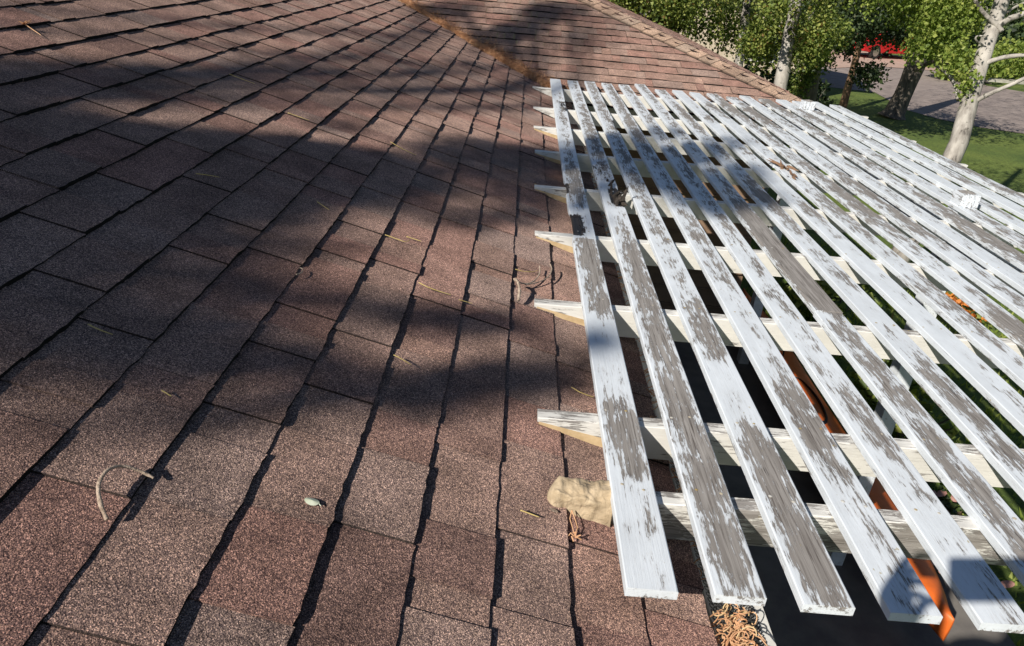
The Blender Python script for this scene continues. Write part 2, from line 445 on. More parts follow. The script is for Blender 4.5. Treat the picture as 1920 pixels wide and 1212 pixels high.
ms.build('mesh_guard', M['mesh'], gut)

# ================================================================== pergola
perg = empty('pergola', (1.5, 3.7, GZ), label='weathered white slatted pergola with peeling paint beside the roof', cat='pergola')
PO = Vector((-1.5, -3.7, -GZ))
def topergola(o): o.location = Vector(o.location) + PO; return o
ZT = -.93; TH = .019; SW = .0885
yb = [.913, .915, .908, .905, .90, .90, .90] + [.9] * 10
ye = [6.59, 6.58, 6.62, 6.60, 6.62, 6.72, 6.52, 6.56, 6.52, 6.55, 6.48, 6.60, 6.54, 6.55, 6.56, 6.61, 6.52]
# wear along each of the slats that stand close: (y, wear) with y measured along the slat
prof = {0: [(.9, .33), (1.02, .30), (1.06, .48), (1.13, .36), (1.2, .34), (1.235, .62), (1.45, .70), (1.50, .55), (1.53, .38), (1.8, .30), (1.93, .35), (2.0, .62), (2.3, .66), (2.61, .72), (2.64, .28), (2.95, .35), (3.1, .62), (3.7, .60), (3.9, .45), (5.5, .5), (6.0, .35), (6.6, .2)],
        1: [(.9, .52), (1.0, .64), (1.3, .68), (1.55, .66), (1.65, .60), (1.9, .64), (2.5, .66), (2.7, .52), (3.0, .42), (3.3, .3), (3.6, .55), (4.5, .6), (5.5, .5), (6.6, .45)],
        2: [(.9, .55), (1.0, .70), (1.4, .67), (1.5, .40), (1.62, .22), (1.7, .28), (1.78, .6), (2.1, .62), (2.25, .35), (2.5, .45), (3.0, .5), (3.6, .55), (6.6, .55)],
        3: [(.9, .42), (1.1, .38), (1.2, .5), (1.4, .66), (1.6, .6), (1.7, .4), (2.1, .35), (2.3, .5), (2.7, .55), (3.2, .45), (4.5, .6), (6.6, .5)],
        4: [(.9, .45), (1.1, .40), (1.3, .44), (1.5, .55), (1.8, .45), (2.2, .42), (2.6, .45), (3.0, .5), (6.6, .5)],
        5: [(.9, .5), (1.2, .6), (1.5, .56), (1.9, .60), (2.13, .52), (2.14, .95), (2.9, .92), (3.3, .6), (3.7, .45), (6.6, .5)]}
cuts = {0: [2.62], 3: [4.45], 5: [2.135], 6: [3.9], 8: [4.1], 9: [3.3], 10: [4.9], 12: [2.7], 4: [3.2], 13: [5.2]}
wr = random.Random(21)
ry = [1.199, 1.467, 2.09, 2.72, 3.36, 4.05, 4.68, 5.33, 6.215]
def profile(i):
    if i in prof: return prof[i]
    base = wr.choice((.42, .50, .56, .40, .60)); out = []; y = .9
    while y < 6.7:
        out.append((y, min(.75, max(.2, base + wr.gauss(0, .11))))); y += wr.uniform(.15, .5)
    return out + [(6.8, base)]
def lerp(pr, y):
    for (a, va), (b, vb) in zip(pr, pr[1:]):
        if a <= y <= b: return va + (vb - va) * (y - a) / max(1e-6, b - a)
    return pr[-1][1] if y > pr[-1][0] else pr[0][1]
def smooth(x, a, b): t = min(1, max(0, (x - a) / (b - a))); return t * t * (3 - 2 * t)
for i in range(17):
    pr = profile(i); xc = .246 + .149 * i + SW / 2; bow = wr.uniform(-.008, .008)
    ends = [yb[i]] + cuts.get(i, []) + [ye[i]]
    for si, (a, z) in enumerate(zip(ends, ends[1:])):
        if si: a += .002
        n = int((z - a) / .03); b = MB(); sh = wr.uniform(-.002, .002) if i < 6 else wr.uniform(-.005, .005); dz = wr.uniform(-.0015, .0015); ph = wr.uniform(0, 9); roll = wr.uniform(-.03, .03)
        xs = [-.5, -.47, -.3, -.12, .06, .24, .42, .475, .5]; ring = []
        for k in range(n + 1):
            y = a + (z - a) * k / n
            cx = bow * math.sin((y - .9) / 5.7 * math.pi) + sh + .002 * noise.noise(Vector((y * .8, i * 3.1, ph)))
            lift = .003 * noise.noise(Vector((y * .7, i * 5.3, 2))) + dz
            rotv = 0
            top = []; wv = []; rv = []
            for f in xs:
                r = 0
                if i == 0:
                    # two rotten hollows in the left edge of the first slat
                    r = max(r, smooth(y, 2.62, 2.70) * (1 - smooth(y, 2.88, 2.99)) * (1 - smooth(f, -.1, .35)) * .85)
                    r = max(r, smooth(y, 3.18, 3.24) * (1 - smooth(y, 3.36, 3.44)) * (1 - smooth(f, -.45, -.1)) * .8)
                    r = max(r, smooth(y, 5.1, 5.2) * (1 - smooth(y, 5.5, 5.65)) * smooth(f, -.2, .1) * .55)
                if i == 1: r = max(r, smooth(y, 3.0, 3.12) * (1 - smooth(y, 3.3, 3.45)) * smooth(f, -.4, .1) * .75, smooth(y, 3.3, 3.5) * (1 - smooth(y, 3.7, 3.95)) * .42)
                if i == 2: r = max(r, smooth(y, 4.6, 4.7) * (1 - smooth(y, 4.9, 5.1)) * smooth(f, .2, .45) * .7)
                if i == 8: r = max(r, smooth(y, 3.75, 3.85) * (1 - smooth(y, 4.15, 4.25)) * .35)
                edge = max(0, abs(f) - .2) / .3
                lf = .05 * noise.noise(Vector((f * 2.5, y * 3.5, i * 7.7 + ph)))
                wv.append(lerp(pr, y) - .30 * edge ** 2 * (1.0 if i < 8 else .45) + (.05 if f > 0 else -.03) + lf)
                rv.append(r)
                h = ZT + lift + f * SW * roll - (.0015 if abs(f) > .49 else 0) - r * r * .016
                top.append((xc + cx + f * SW + (.010 * r if (f < -.45 and i == 0) else 0), y + (.0015 if k == n else 0), h))
            m_ = len(xs); bz = ZT + lift - TH
            side = [(xc + cx - SW / 2 + (.010 * rv[0] if i == 0 else 0), y, bz), (xc + cx + SW / 2, y, bz)]
            ring.append(len(b.v)); b.add(top + [side[1], side[0]], [], wear=wv + [.42 + .12 * noise.noise(Vector((y * 4, i, 3)))] * 2, rot=rv + [0, rv[0]])
        m_ = len(xs) + 2
        for k in range(n):
            for q in range(m_):
                A, B = ring[k] + q, ring[k] + (q + 1) % m_; C, D = ring[k + 1] + (q + 1) % m_, ring[k + 1] + q
                b.f.append((A, B, C, D))
        b.f += [tuple(ring[0] + q for q in range(m_))[::-1], tuple(ring[-1] + q for q in range(m_))]
        for yr in ry:
            if a + .03 < yr - .019 < z - .02:
                for sx in (-.024, .024):
                    cx, cy = xc + sx + wr.uniform(-.006, .006), yr - .019 + wr.uniform(-.008, .008)
                    hz_ = ZT + .0008 + .003 * noise.noise(Vector((cy * .7, i * 5.3, 2))) + dz
                    rr_ = wr.uniform(.0028, .0045); vs = [(cx, cy, hz_ + .0012)] + [(cx + rr_ * math.cos(q * .898), cy + rr_ * math.sin(q * .898), hz_) for q in range(7)]
                    b.add(vs, [(0, 1 + q, 1 + (q + 1) % 7) for q in range(7)], wear=.3, rot=0, nail=wr.uniform(.4, 1))
        loc = (xc, a, ZT)
        o = topergola(b.build('slat', M['slat'], perg, loc=loc))
        if i == 0 and si == 0: o['label'] = 'end board of the first slat with grey bare patches'
        elif i == 0: o['label'] = 'first slat board with rotten black hollow near its joint'
        elif i == 1: o['label'] = 'second slat with a splintered rotten break in its middle'
        elif i == 5 and si == 1: o['label'] = 'slat board stripped almost entirely to bare grey wood'
# rafters
for k, yb_ in enumerate(ry):
    b = MB(); t = .038; n = 60; z1 = ZT - TH - .0015; z0 = z1 - .089; xs0 = .104 + wr.uniform(-.006, .006); cut = wr.uniform(.34, .50); nose = wr.uniform(.004, .012); xe = 2.815 + wr.uniform(-.02, .03)
    ring = []
    if k == 0: xs0 = .15
    for q in range(n + 1):
        x = xs0 + (xe - xs0) * (q / n) ** 1.0
        # left end is tapered to sit against the roof slope, right end is cut at an angle
        zb = max(z0, z1 - nose - (x - xs0) * cut + .0015 * noise.noise(Vector((x * 60, k, 0)))) if x < xs0 + .3 else z0
        if x > xe - .05: zb = max(zb, z1 - .006 - (xe - x) * 1.7)
        j = .0008 * noise.noise(Vector((x * 5, k * 3, 0)))
        y1 = yb_ + j; y0_ = yb_ - t + j
        hgt = z1 - zb; wv = []
        pts = [(x, y1, z1), (x, y0_ + .002, z1), (x, y0_, z1 - .002), (x, y0_, z1 - hgt * .3), (x, y0_, z1 - hgt * .65), (x, y0_, zb), (x, y1, zb)]
        wf = .20 if k > 1 else (.58 if k == 0 else .30)
        wf += .10 * noise.noise(Vector((x * 3, k, 5))) + (.22 * (1 - smooth(x, .15, .34)))
        tp = .52 if k < 3 else .4
        wear = [tp, tp - .1, wf, wf, wf + (.08 if k == 0 else 0), wf + .06, wf]
        ring.append(len(b.v)); b.add([(p[1], p[0], p[2]) for p in pts], [], wear=wear, rot=0)   # built along local Y so that the grain follows
    m_ = 7
    for q in range(n):
        for r_ in range(m_): b.f.append((ring[q] + r_, ring[q + 1] + r_, ring[q + 1] + (r_ + 1) % m_, ring[q] + (r_ + 1) % m_))
    b.f += [tuple(ring[0] + q for q in range(m_)), tuple(ring[-1] + q for q in range(m_))[::-1]]
    o = b.build('rafter', M['rafter'], perg)
    o.location = PO; o.scale = (1, 1, 1)
    # mirror x<->y through the data: local Y is the rafter's length, turned onto world X
    o.rotation_euler = (0, 0, 0)
    me = o.data
    M4 = Matrix(((0, 1, 0, 0), (1, 0, 0, 0), (0, 0, 1, 0), (0, 0, 0, 1)))
    rotm = Matrix.Rotation(-math.pi / 2, 4, 'Z')           # local Y -> world X, local X -> world -Y
    for vtx in me.vertices: vtx.co.x = -vtx.co.x
    me.flip_normals()
    o.matrix_local = Matrix.Translation(PO) @ rotm
    if k == 0: o['label'] = 'nearest rafter, its face weathered to bare grey wood'
# raw yellowish cut under the tapered tips
for k, yb_ in enumerate(ry[1:7]):
    b = MB(); z1 = ZT - TH - .0015
    x0_ = .108; xa = .31
    if k == 0: pass
    vs = []
    for x in (x0_, xa):
        zb = max(z1 - .0905, z1 - .0135 - (x - .104) * .34); hh = .006 + (x - x0_) * .13
        vs += [(x, yb_ - .0395, zb + hh), (x, yb_ - .0395, zb - .001), (x, yb_ + .001, zb - .001)]
    b.add(vs, [(0, 1, 4, 3), (1, 2, 5, 4)], wear=0, rot=0)
    topergola(b.build('end_cut', M['raw'], perg))
for (x, y, zt) in ((2.235, 3.59, -.868), (2.32, 6.17, -.868), (2.235, .98, -.95)):
    b = MB(); n = 14; h = zt - GZ - .01
    pts = []
    for q in range(n + 1):
        z = GZ + .01 + h * q / n; s = .045
        for cx, cy in ((-s, -s), (s, -s), (s, s), (-s, s)): pts.append((x + cx, y + cy, z))
    top = len(pts); pts.append((x, y, zt + .012))
    b.add(pts, [(q * 4 + r_, q * 4 + (r_ + 1) % 4, q * 4 + 4 + (r_ + 1) % 4, q * 4 + 4 + r_) for q in range(n) for r_ in range(4)] + [(n * 4 + r_, n * 4 + (r_ + 1) % 4, top) for r_ in range(4)], wear=[.3] * (len(pts) - 5) + [.45] * 4 + [1.1], rot=0)
    b2 = b
    o = topergola(b.build('post', M['slat'], perg, loc=(x, y, GZ)))
    # vertical fluting peeled out of the cap
    if zt > -.9:
        f = MB()
        for q in range(4): f.box((x - .034 + q * .023, y - .0465, zt - .03), (.012, .006, .055), wear=.42, rot=0)
        topergola(f.build('post_fluting', M['slat'], perg, loc=(x, y, zt)))
b = MB(); b.box((2.235, 3.6, ZT - TH - .0015 - .089 - .072), (.038, 5.6, .14), wear=.25, rot=0); topergola(b.build('beam', M['slat'], perg, loc=(2.235, 3.6, -1.1)))
# splinters standing out of the rotten break of the second slat
rg = random.Random(2)
M['rotten'] = mat_noise('rotten_wood', (.012, .01, .008), (.07, .055, .045), 60, 6, .9)
for k in range(14):
    y = rg.gauss(3.26, .08); x = .395 + .0885 * (.75 + rg.gauss(0, .16)); l = rg.uniform(.03, .085)
    p = Vector((x, y, ZT - .012)); d = Vector((rg.uniform(-.1, .5), rg.uniform(-1, 1), rg.uniform(.1, .55))).normalized()
    sp = MB(); sp.tube([p, p + d * l * .6 + Vector((0, 0, .004)), p + d * l], [.009, .006, .0008], 5, jit=.3); topergola(sp.build('splinter', M['rotten'], perg, loc=tuple(p)))
for k in range(12):
    y = rg.gauss(4.0, .12); x = .246 + .149 * 8 + .05 + rg.gauss(0, .018); l = rg.uniform(.06, .13)
    p = Vector((x, y, ZT)); d = Vector((rg.uniform(-.3, .3), rg.uniform(-1, 1), rg.uniform(.0, .2))).normalized()
    sp = MB(); sp.tube([p, p + d * l * .5, p + d * l], [.008, .006, .001], 5, jit=.3); topergola(sp.build('splinter', M['redbark'], perg, loc=tuple(p)))

# ================================================================== bits lying on the roof and pergola
def curve_pts(px, lift=.006, hs=None):
    out = []
    for i, (x, y) in enumerate(px):
        out.append(onroof(x, y, (hs[i] if hs else lift)))
    return out
def smoothpts(p, it=2):
    for _ in range(it):
        q = [p[0]]
        for a, b_ in zip(p, p[1:]): q += [a * .75 + b_ * .25, a * .25 + b_ * .75]
        p = q + [p[-1]]
    return p
def twig(px, r0, r1, label, name='twig', hs=None, mat='twig', cat='twig', group=None, lift=.013):
    p = smoothpts(curve_pts(px, lift, hs)); n = len(p); b = MB()
    rr = [r0 + (r1 - r0) * i / (n - 1) for i in range(n)]
    b.tube(p, [q * (1 + .22 * noise.noise(v_ * 160)) for q, v_ in zip(rr, p)], 7, jit=.16)
    return tag(b.build(name, M[mat], smooth=True, loc=p[0]), label, cat, group)
twig([(203, 987), (192, 968), (189, 940), (205, 915), (228, 900), (262, 899), (290, 908)], .0034, .0022, 'curved scaly pine twig arched over a course line at lower left', hs=[.012, .022, .03, .032, .028, .018, .012])
tw = twig([(971, 574), (973, 562), (968, 548), (963, 540)], .0052, .0045, 'forked reddish twig casting a curved shadow near the pergola', hs=[.02, .035, .04, .03])
p = smoothpts(curve_pts([(963, 542), (985, 543), (1003, 535), (1012, 522), (1010, 512)], hs=[.03, .016, .016, .02, .026])); b = MB(); b.tube(p, .0024, 6); b.build('side_branch', M['twig'], tw, loc=None).matrix_local = Matrix.Translation(-Vector(tw.location))
p = smoothpts(curve_pts([(985, 543), (1010, 538), (1028, 530), (1034, 518), (1030, 511)], hs=[.016, .016, .02, .026, .03])); b = MB(); b.tube(p, .0022, 6); b.build('side_branch', M['twig'], tw).matrix_local = Matrix.Translation(-Vector(tw.location))
twig([(966, 512), (980, 516), (997, 517), (1008, 514)], .0014, .001, 'short yellow straw lying just above the forked twig', 'straw_needle', mat='straw', cat='needle')
twig([(556, 524), (566, 521), (569, 513), (562, 511)], .0018, .0012, 'tiny pale hooked twig in the shaded middle of the roof')
for px, lab in (([(785, 538), (800, 546), (822, 554), (845, 561)], 'bright yellow pine needle in the sunlit middle of the roof'),
                ([(167, 620), (185, 629), (213, 639)], 'pale dry needle on dark shingles left of the roof middle'),
                ([(1070, 734), (1088, 745), (1112, 753)], 'green-yellow needle between the first slat and the roof'),
                ([(305, 744), (323, 755)], 'short tan needle in the dim lower left area'),
                ([(722, 448), (745, 456), (760, 462), (768, 458)], 'thin wavy grass stem in the upper middle roof'),
                ([(762, 451), (790, 460)], 'straight pale needle beside the wavy stem'),
                ([(738, 675), (752, 682), (770, 693)], 'grey dry stem crossing a dark shadow band'),
                ([(430, 145), (452, 154), (478, 163)], 'orange double needle in the sunlit upper roof'),
                ([(595, 386), (617, 401)], 'tan needle lit at the edge of the tree shadow'),
                ([(732, 272), (752, 284), (780, 297)], 'long tan needle below the valley litter'),
                ([(1002, 350), (1025, 362), (1050, 374)], 'reddish needle beside the rafter tips'),
                ([(860, 570), (885, 577)], 'white speck of straw beside a course line'),
                ([(540, 218), (580, 232)], 'faint long needle crossing the top of the shadow'),
                ([(368, 334), (400, 338), (412, 341)], 'curved grey stem inside the darkest shade'),
                ([(975, 967), (1010, 980)], 'tiny yellow crumb on a seam at lower centre')):
    twig(px, .0015, .0009, lab, 'pine_needle', mat='straw', cat='needle', group='loose needles scattered over the roof')
b = MB(); c0 = onroof(47, 52, .012)
for k in range(14): 
    d = Vector((rng.gauss(0, 1), rng.gauss(0, 1), rng.uniform(.1, .6))).normalized(); b.tube([c0, c0 + d * rng.uniform(.01, .03)], [.003, .001], 4, tone=.5)
b.tube([c0, onroof(78, 73, .012)], [.0022, .001], 5, tone=.8)
tag(b.build('needle_tuft', M['litter'], loc=c0), 'orange pine needle tuft with one pale needle at far upper left', 'needle tuft')
# pale leaf
b = MB(); c0 = onroof(585, 951, .012); ux = (onroof(600, 955, .012) - onroof(570, 948, .012)).normalized(); uy = NM.cross(ux)
vs = [c0 + Vector((0, 0, .003))]; n = 16
for k in range(n):
    a = 2 * math.pi * k / n; vs.append(c0 + ux * math.cos(a) * .0125 + uy * math.sin(a) * .0085 + NM * (.001 * math.cos(2 * a)))
b.add(vs, [(0, 1 + k, 1 + (k + 1) % n) for k in range(n)]); b.tube([c0 + ux * .011, c0 + ux * .016 - uy * .006], .0008, 5)
M['paleleaf'] = mat_noise('pale_leaf', (.55, .60, .44), (.72, .76, .62), 60)
tag(b.build('fallen_leaf', M['paleleaf'], loc=c0), 'small pale green leaf lying on lower middle shingles', 'leaf')
b = MB(); c0 = onroof(1037, 966, .012)
b.add([c0] + [c0 + Vector((.009 * math.cos(a), .005 * math.sin(a), -.003 * math.cos(a))) for a in [k * .7 for k in range(9)]], [(0, 1 + k, 1 + (k + 1) % 9) for k in range(9)])
tag(b.build('fallen_leaf', M['twig'], loc=c0), 'faint tan seed husk left of the cloth bag', 'husk')

# valley litter
lit = MB(); rg = random.Random(9)
def valley(t):                                               # t = y along the valley
    x = 6.815 - t; return Vector((x, t, -ROOF - PITCH * x))
base = MB(); n = 150
for k in range(n + 1):
    y = 6.35 + (11 - 6.35) * k / n; c0 = valley(y); wl_ = .055 + .03 * noise.noise(Vector((y * 3, 0, 0))); wr_ = .06 + .05 * noise.noise(Vector((y * 2.3, 5, 0)))
    lft = c0 + Vector((-1, -.35, PITCH)) * wl_; rgt = c0 + Vector((.35, 1, PITCH * 1)) * wr_
    hgt = .028 + .02 * noise.noise(Vector((y * 9, 3, 0)))
    base.add([lft, c0 + Vector((-.02, 0, hgt)), c0 + Vector((.02, .03, hgt + .004)), rgt], [], tone=[rg.uniform(.1, .6) for _ in range(4)])
    if k:
        for q in range(3): base.f.append((4 * k - 4 + q, 4 * k - 3 + q, 4 * k + 1 + q, 4 * k + q))
for k in range(13000):
    y = rg.uniform(6.38, 10.5) if rg.random() < .8 else rg.uniform(6.38, 7.2)
    c0 = valley(y); s = rg.gauss(0, .62); wv_ = 1 + .45 * noise.noise(Vector((y * 2.6, 1, 0)))
    p = c0 + (Vector((-1, -.2, PITCH)) * (-s * .075) * wv_ if s < 0 else Vector((.25, 1, PITCH)) * s * .13 * wv_) * 1.0
    if noise.noise(Vector((y * 5, 7, 0))) < -.28 and rg.random() < .6: continue
    if s < 0: p = c0 + Vector((-1, -.2, PITCH)) * (-s) * .095 * wv_
    p.z += .012 + rg.uniform(0, .03) * max(0, 1 - abs(s) / 1.6)
    d = Vector((rg.gauss(0, 1), rg.gauss(0, 1), rg.gauss(0, .3))).normalized(); l = rg.uniform(.012, .04); w_ = d.cross(Vector((0, 0, 1))).normalized() * rg.uniform(.0012, .0026)
    lit.add([p - d * l, p + w_, p + d * l, p - w_ + Vector((0, 0, .001))], [(0, 1, 2), (0, 2, 3)], tone=min(1, max(0, rg.gauss(.5, .22))))
lo = lit.build('pine_needle_litter', M['litter']); tag(lo, 'rust coloured pine needles filling the valley between the two roofs', 'pine needles', kind='stuff')
tag(base.build('needle_bed', M['litter'], lo), kind='stuff')
# gutter litter: curled rusty needles at the bottom of the picture and along the eave
gl = MB()
def curl(c, r, tone):
    a0 = rg.uniform(0, 6.28); sw = rg.uniform(1.5, 4.5); tilt = Vector((rg.gauss(0, .35), rg.gauss(0, .35), 1)).normalized()
    u = tilt.orthogonal().normalized(); v_ = tilt.cross(u); n = 9
    pts = [c + (u * math.cos(a0 + sw * k / n) * r + v_ * math.sin(a0 + sw * k / n) * r * .6) for k in range(n + 1)]
    gl.tube(pts, .0013, 4, cap=False, tone=tone)
for k in range(520):
    y = .78 + abs(rg.gauss(0, .11)); x = .480 + rg.gauss(0, .014)
    curl(Vector((x, y, -1.084 + rg.uniform(-.005, .018))), rg.uniform(.006, .024), rg.uniform(.45, 1))
for k in range(260):
    y = .9 + rg.uniform(0, 4.5) ; x = .45 + rg.gauss(0, .014)
    curl(Vector((x, y, -1.09 + rg.uniform(-.005, .012))), rg.uniform(.008, .035), rg.uniform(.2, .7))
for k in range(14):
    p = Vector((.47 + rg.uniform(-.01, .02), rg.uniform(.82, 1.0), -1.075)); q = p + Vector((rg.uniform(.02, .06), rg.uniform(-.12, .02), rg.uniform(-.005, .01)))
    gl.tube([p, (p + q) / 2 + Vector((.008, 0, .006)), q], [.0016, .0013, .0008], 5, tone=.8)
tag(gl.build('gutter_needle_tangle', M['litter']), 'tangle of rusty curled pine needles caught on the gutter mesh', 'pine needles', kind='stuff')

# cloth bag tied on the nearest rafter tip
bagm = NT('tan_cloth'); v = bagm.coord(); f = bagm.noise(v, 38, 5); bagm.col(bagm.ramp(f, [(.3, (.34, .26, .165)), (.7, (.60, .48, .33))])); bagm.rough(.85); bagm.bump(bagm.noise(v, 55, 4, .6, 1.2), .6, .006)
bag = empty('cloth_wrap', (.16, 1.18, -.985), label='crumpled tan cloth wrapped round the nearest rafter tip with a dangling tie', cat='cloth')
b = MB(); nx_, na = 70, 56; bl = Vector(bag.location); z1 = ZT - TH - .0015
for i in range(nx_ + 1):
    x = .122 + .131 * i / nx_; t = (x - .122) / .131; nose = math.sqrt(max(0, 1 - max(0, 1 - t / .22) ** 2)); nose = max(nose, .04)
    zt_ = z1 + .006; zb_ = z1 - .056 - .024 * t; cz = (zt_ + zb_) / 2; hh = (zt_ - zb_) / 2 * nose; hy = .027 * nose
    for k in range(na):
        a = 2 * math.pi * k / na; ca, sa = math.cos(a), math.sin(a)
        px_ = math.copysign(abs(ca) ** .6, ca) * hy; pz_ = math.copysign(abs(sa) ** .6, sa) * hh
        q = Vector((x * 26, ca * 1.2, sa * 1.6))
        w_ = noise.ridged_multi_fractal(q * .62, .8, 2.2, 4, 1.0, 2.0) * .0075 + noise.noise(q * .9) * .007
        pin = math.exp(-((x - .165) ** 2 / .0003 + (ca + 1) ** 2 * 2 + (sa + .2) ** 2 * 3)) * .008
        sc_ = 1 + (w_ - .004) / .03
        y_ = px_ * sc_ + pin; z_ = pz_ * sc_ + noise.noise(Vector((x * 70, 1, a))) * .002 - (.006 * noise.noise(Vector((x * 45, 4, 0))) if sa < -.5 else 0)
        b.v.append((x + .002 * noise.noise(q), 1.18 + y_, cz + z_))
b.f = [(i * na + k, i * na + (k + 1) % na, (i + 1) * na + (k + 1) % na, (i + 1) * na + k) for i in range(nx_) for k in range(na)] + [tuple(range(na))[::-1], tuple(nx_ * na + k for k in range(na))]
w_o = b.build('wrap', bagm.m, bag, smooth=True, loc=tuple(bl)); w_o.location = (0, 0, 0)
b = MB(); k0 = Vector((.012, -.034, .012))
for dx in (-.002, .003): b.tube([k0, k0 + Vector((dx * 2, -.018, -.006)), k0 + Vector((dx * 2 + .004, -.040, -.007)), k0 + Vector((.004, -.062, -.008))], .0012, 5, tone=.75)
for k in range(5):
    a = k * 1.3; c0 = k0 + Vector((.004, -.064, -.010)); b.tube([c0, c0 + Vector((.010 * math.cos(a), .008 * math.sin(a), .006)), c0 + Vector((.014 * math.cos(a + .6), .012 * math.sin(a + .6), 0))], .0014, 5, tone=.65)
b.build('tie_cord', M['litter'], bag)

# ================================================================== under the pergola
kay = empty('kayak', (2.66, 4.4, GZ + .0), label='long narrow orange kayak lying on the ground under the pergola', cat='kayak')
b = MB(); n = 40; m_ = 14; L = 4.3
for i in range(n + 1):
    t = -1 + 2 * i / n; wd = .20 * max(.04, (1 - abs(t) ** 5) * (1 - .1 * t)) ; hh = .17 * (1 - .35 * t * t)
    for k in range(m_):
        a = 2 * math.pi * k / m_; zz = math.sin(a); b.v.append((wd * math.cos(a), t * L / 2 , .20 + hh * (zz * (.55 if zz > 0 else 1)) + .10 * t * t))
b.f = [(i * m_ + k, i * m_ + (k + 1) % m_, (i + 1) * m_ + (k + 1) % m_, (i + 1) * m_ + k) for i in range(n) for k in range(m_)] + [tuple(range(m_))[::-1], tuple(n * m_ + k for k in range(m_))]
kay.location = (2.50, 4.98, GZ + .02)
b.build('hull', M['orange'], kay, smooth=True)
b = MB(); n = 28
for ring_, (rx, ry_, z) in enumerate(((.10, .36, .292), (.085, .33, .306), (.07, .30, .24))):
    for k in range(n): a = 2 * math.pi * k / n; b.v.append((rx * math.cos(a), ry_ * math.sin(a) + .1, z))
b.f = [(r_ * n + k, r_ * n + (k + 1) % n, (r_ + 1) * n + (k + 1) % n, (r_ + 1) * n + k) for r_ in range(2) for k in range(n)] + [tuple(2 * n + k for k in range(n))]
b.build('cockpit_rim', M['black'], kay)
for yy in (-1.75, 1.65):
    b = MB(); b.tube([(-.09, yy, .28), (0, yy + .03, .325), (.09, yy, .28)], .012, 6); b.build('deck_strap', M['black'], kay)
gl_ = empty('garden_lamp', (2.50, 5.75, GZ), label='small steel ball topped stake lamp beside the orange kayak', cat='lamp')
b = MB(); b.tube([(0, 0, 0), (0, 0, .42)], .008, 8); b.build('stake', M['black'], gl_)
bm = bmesh.new(); bmesh.ops.create_uvsphere(bm, u_segments=24, v_segments=14, radius=.055)
me = bpy.data.meshes.new('ball'); bm.to_mesh(me); bm.free(); me.materials.append(M['steel']); me.polygons.foreach_set('use_smooth', [True] * len(me.polygons))
o = bpy.data.objects.new('ball', me); link(o, gl_); o.location = (0, 0, .46)

def leafcloud(b, c, r, n, size, rg, strand=0, lo=0, hi=1, flat=False):
    """n leaf-sized faces in an ellipsoid; strand>0 hangs them in vertical strings"""
    done = 0
    while done < n:
        while True:
            p = Vector((rg.uniform(-1, 1), rg.uniform(-1, 1), rg.uniform(-1, 1)))
            if p.length < 1: break
        p = Vector((p.x * r[0], p.y * r[1], p.z * r[2])) + Vector(c)
        if noise.noise(p * 1.9) < -.12: done += .15; continue
        m_ = 1 if not strand else rg.randint(3, int(3 + strand * 5)); tb = rg.uniform(lo, hi) * .6 + .4 * (lo + (hi - lo) * .5)
        for k in range(m_):
            q = p + Vector((rg.gauss(0, size * .7), rg.gauss(0, size * .7), -k * size * .75 + rg.gauss(0, size * .3))) if strand else p
            s = size * rg.uniform(.6, 1.25); d = Vector((rg.gauss(0, 1), rg.gauss(0, 1), rg.gauss(-.5, .7))).normalized()
            w_ = d.cross(Vector((rg.gauss(0, 1), rg.gauss(0, 1), rg.gauss(0, 1)))).normalized() * s * .42
            fold = d.cross(w_).normalized() * s * .12
            b.add([q - d * s * .5, q + w_ + fold, q + d * s * .5, q - w_ + fold], [(0, 1, 2), (0, 2, 3)], tone=min(1, max(0, tb + rg.gauss(0, .16))))
            done += 1
def shrub(name, c, r, n, size, mat, label, cat='shrub', seed=0, group=None, stems=5):
    rg = random.Random(seed); e = empty(name, c, label=label, cat=cat, group=group)
    b = MB(); leafcloud(b, (0, 0, r[2] * .95), r, n, size, rg); b.build('foliage', M[mat], e)
    b = MB()
    for k in range(stems):
        a = rg.uniform(0, 6.28); b.tube([(0, 0, 0), (math.cos(a) * r[0] * .3, math.sin(a) * r[1] * .3, r[2] * .8), (math.cos(a) * r[0] * .6, math.sin(a) * r[1] * .6, r[2] * 1.5)], [.015, .010, .004], 5)
    b.build('stem', M['bark'], e); return e
shrub('leafy_shrub', (3.25, 6.8, GZ), (.55, .9, .45), 900, .10, 'leaf', 'broad leafed dark green shrub below the middle of the pergola', seed=31)
shrub('leafy_shrub', (3.30, 5.0, GZ), (.40, .8, .33), 800, .085, 'leaf', 'low green shrub under the outer slats, next beyond the pink leafed plant', seed=32)
shrub('leafy_shrub', (2.5, 8.6, GZ), (.6, .5, .5), 700, .11, 'leafdark', 'shaded shrub growing by the corner of the far wing wall', seed=33)
pp = empty('pink_leaf_plant', (3.12, 4.05, GZ), label='low plant with pink oval leaves beneath the outer slats', cat='plant')
M['pink'] = mat_noise('pink_leaf', (.42, .20, .17), (.62, .36, .30), 20)
b = MB(); rg = random.Random(5)
for k in range(60):
    c0 = Vector((rg.uniform(-.35, .4), rg.uniform(-.7, .6), rg.uniform(.08, .22))); a = rg.uniform(-.6, .9); u = Vector((math.cos(a), math.sin(a), rg.uniform(-.2, .2))); v_ = Vector((-math.sin(a), math.cos(a), rg.uniform(-.1, .3))); l = rg.uniform(.035, .06); n = 10
    b.add([c0 + Vector((0, 0, .008))] + [c0 + u * l * math.cos(q * .628) + v_ * l * .5 * math.sin(q * .628) for q in range(n)], [(0, 1 + q, 1 + (q + 1) % n) for q in range(n)])
b.build('pink_foliage', M['pink'], pp)
b = MB(); leafcloud(b, (0, 0, .08), (.45, .75, .09), 500, .05, rg); b.build('green_foliage', M['leafdark'], pp)
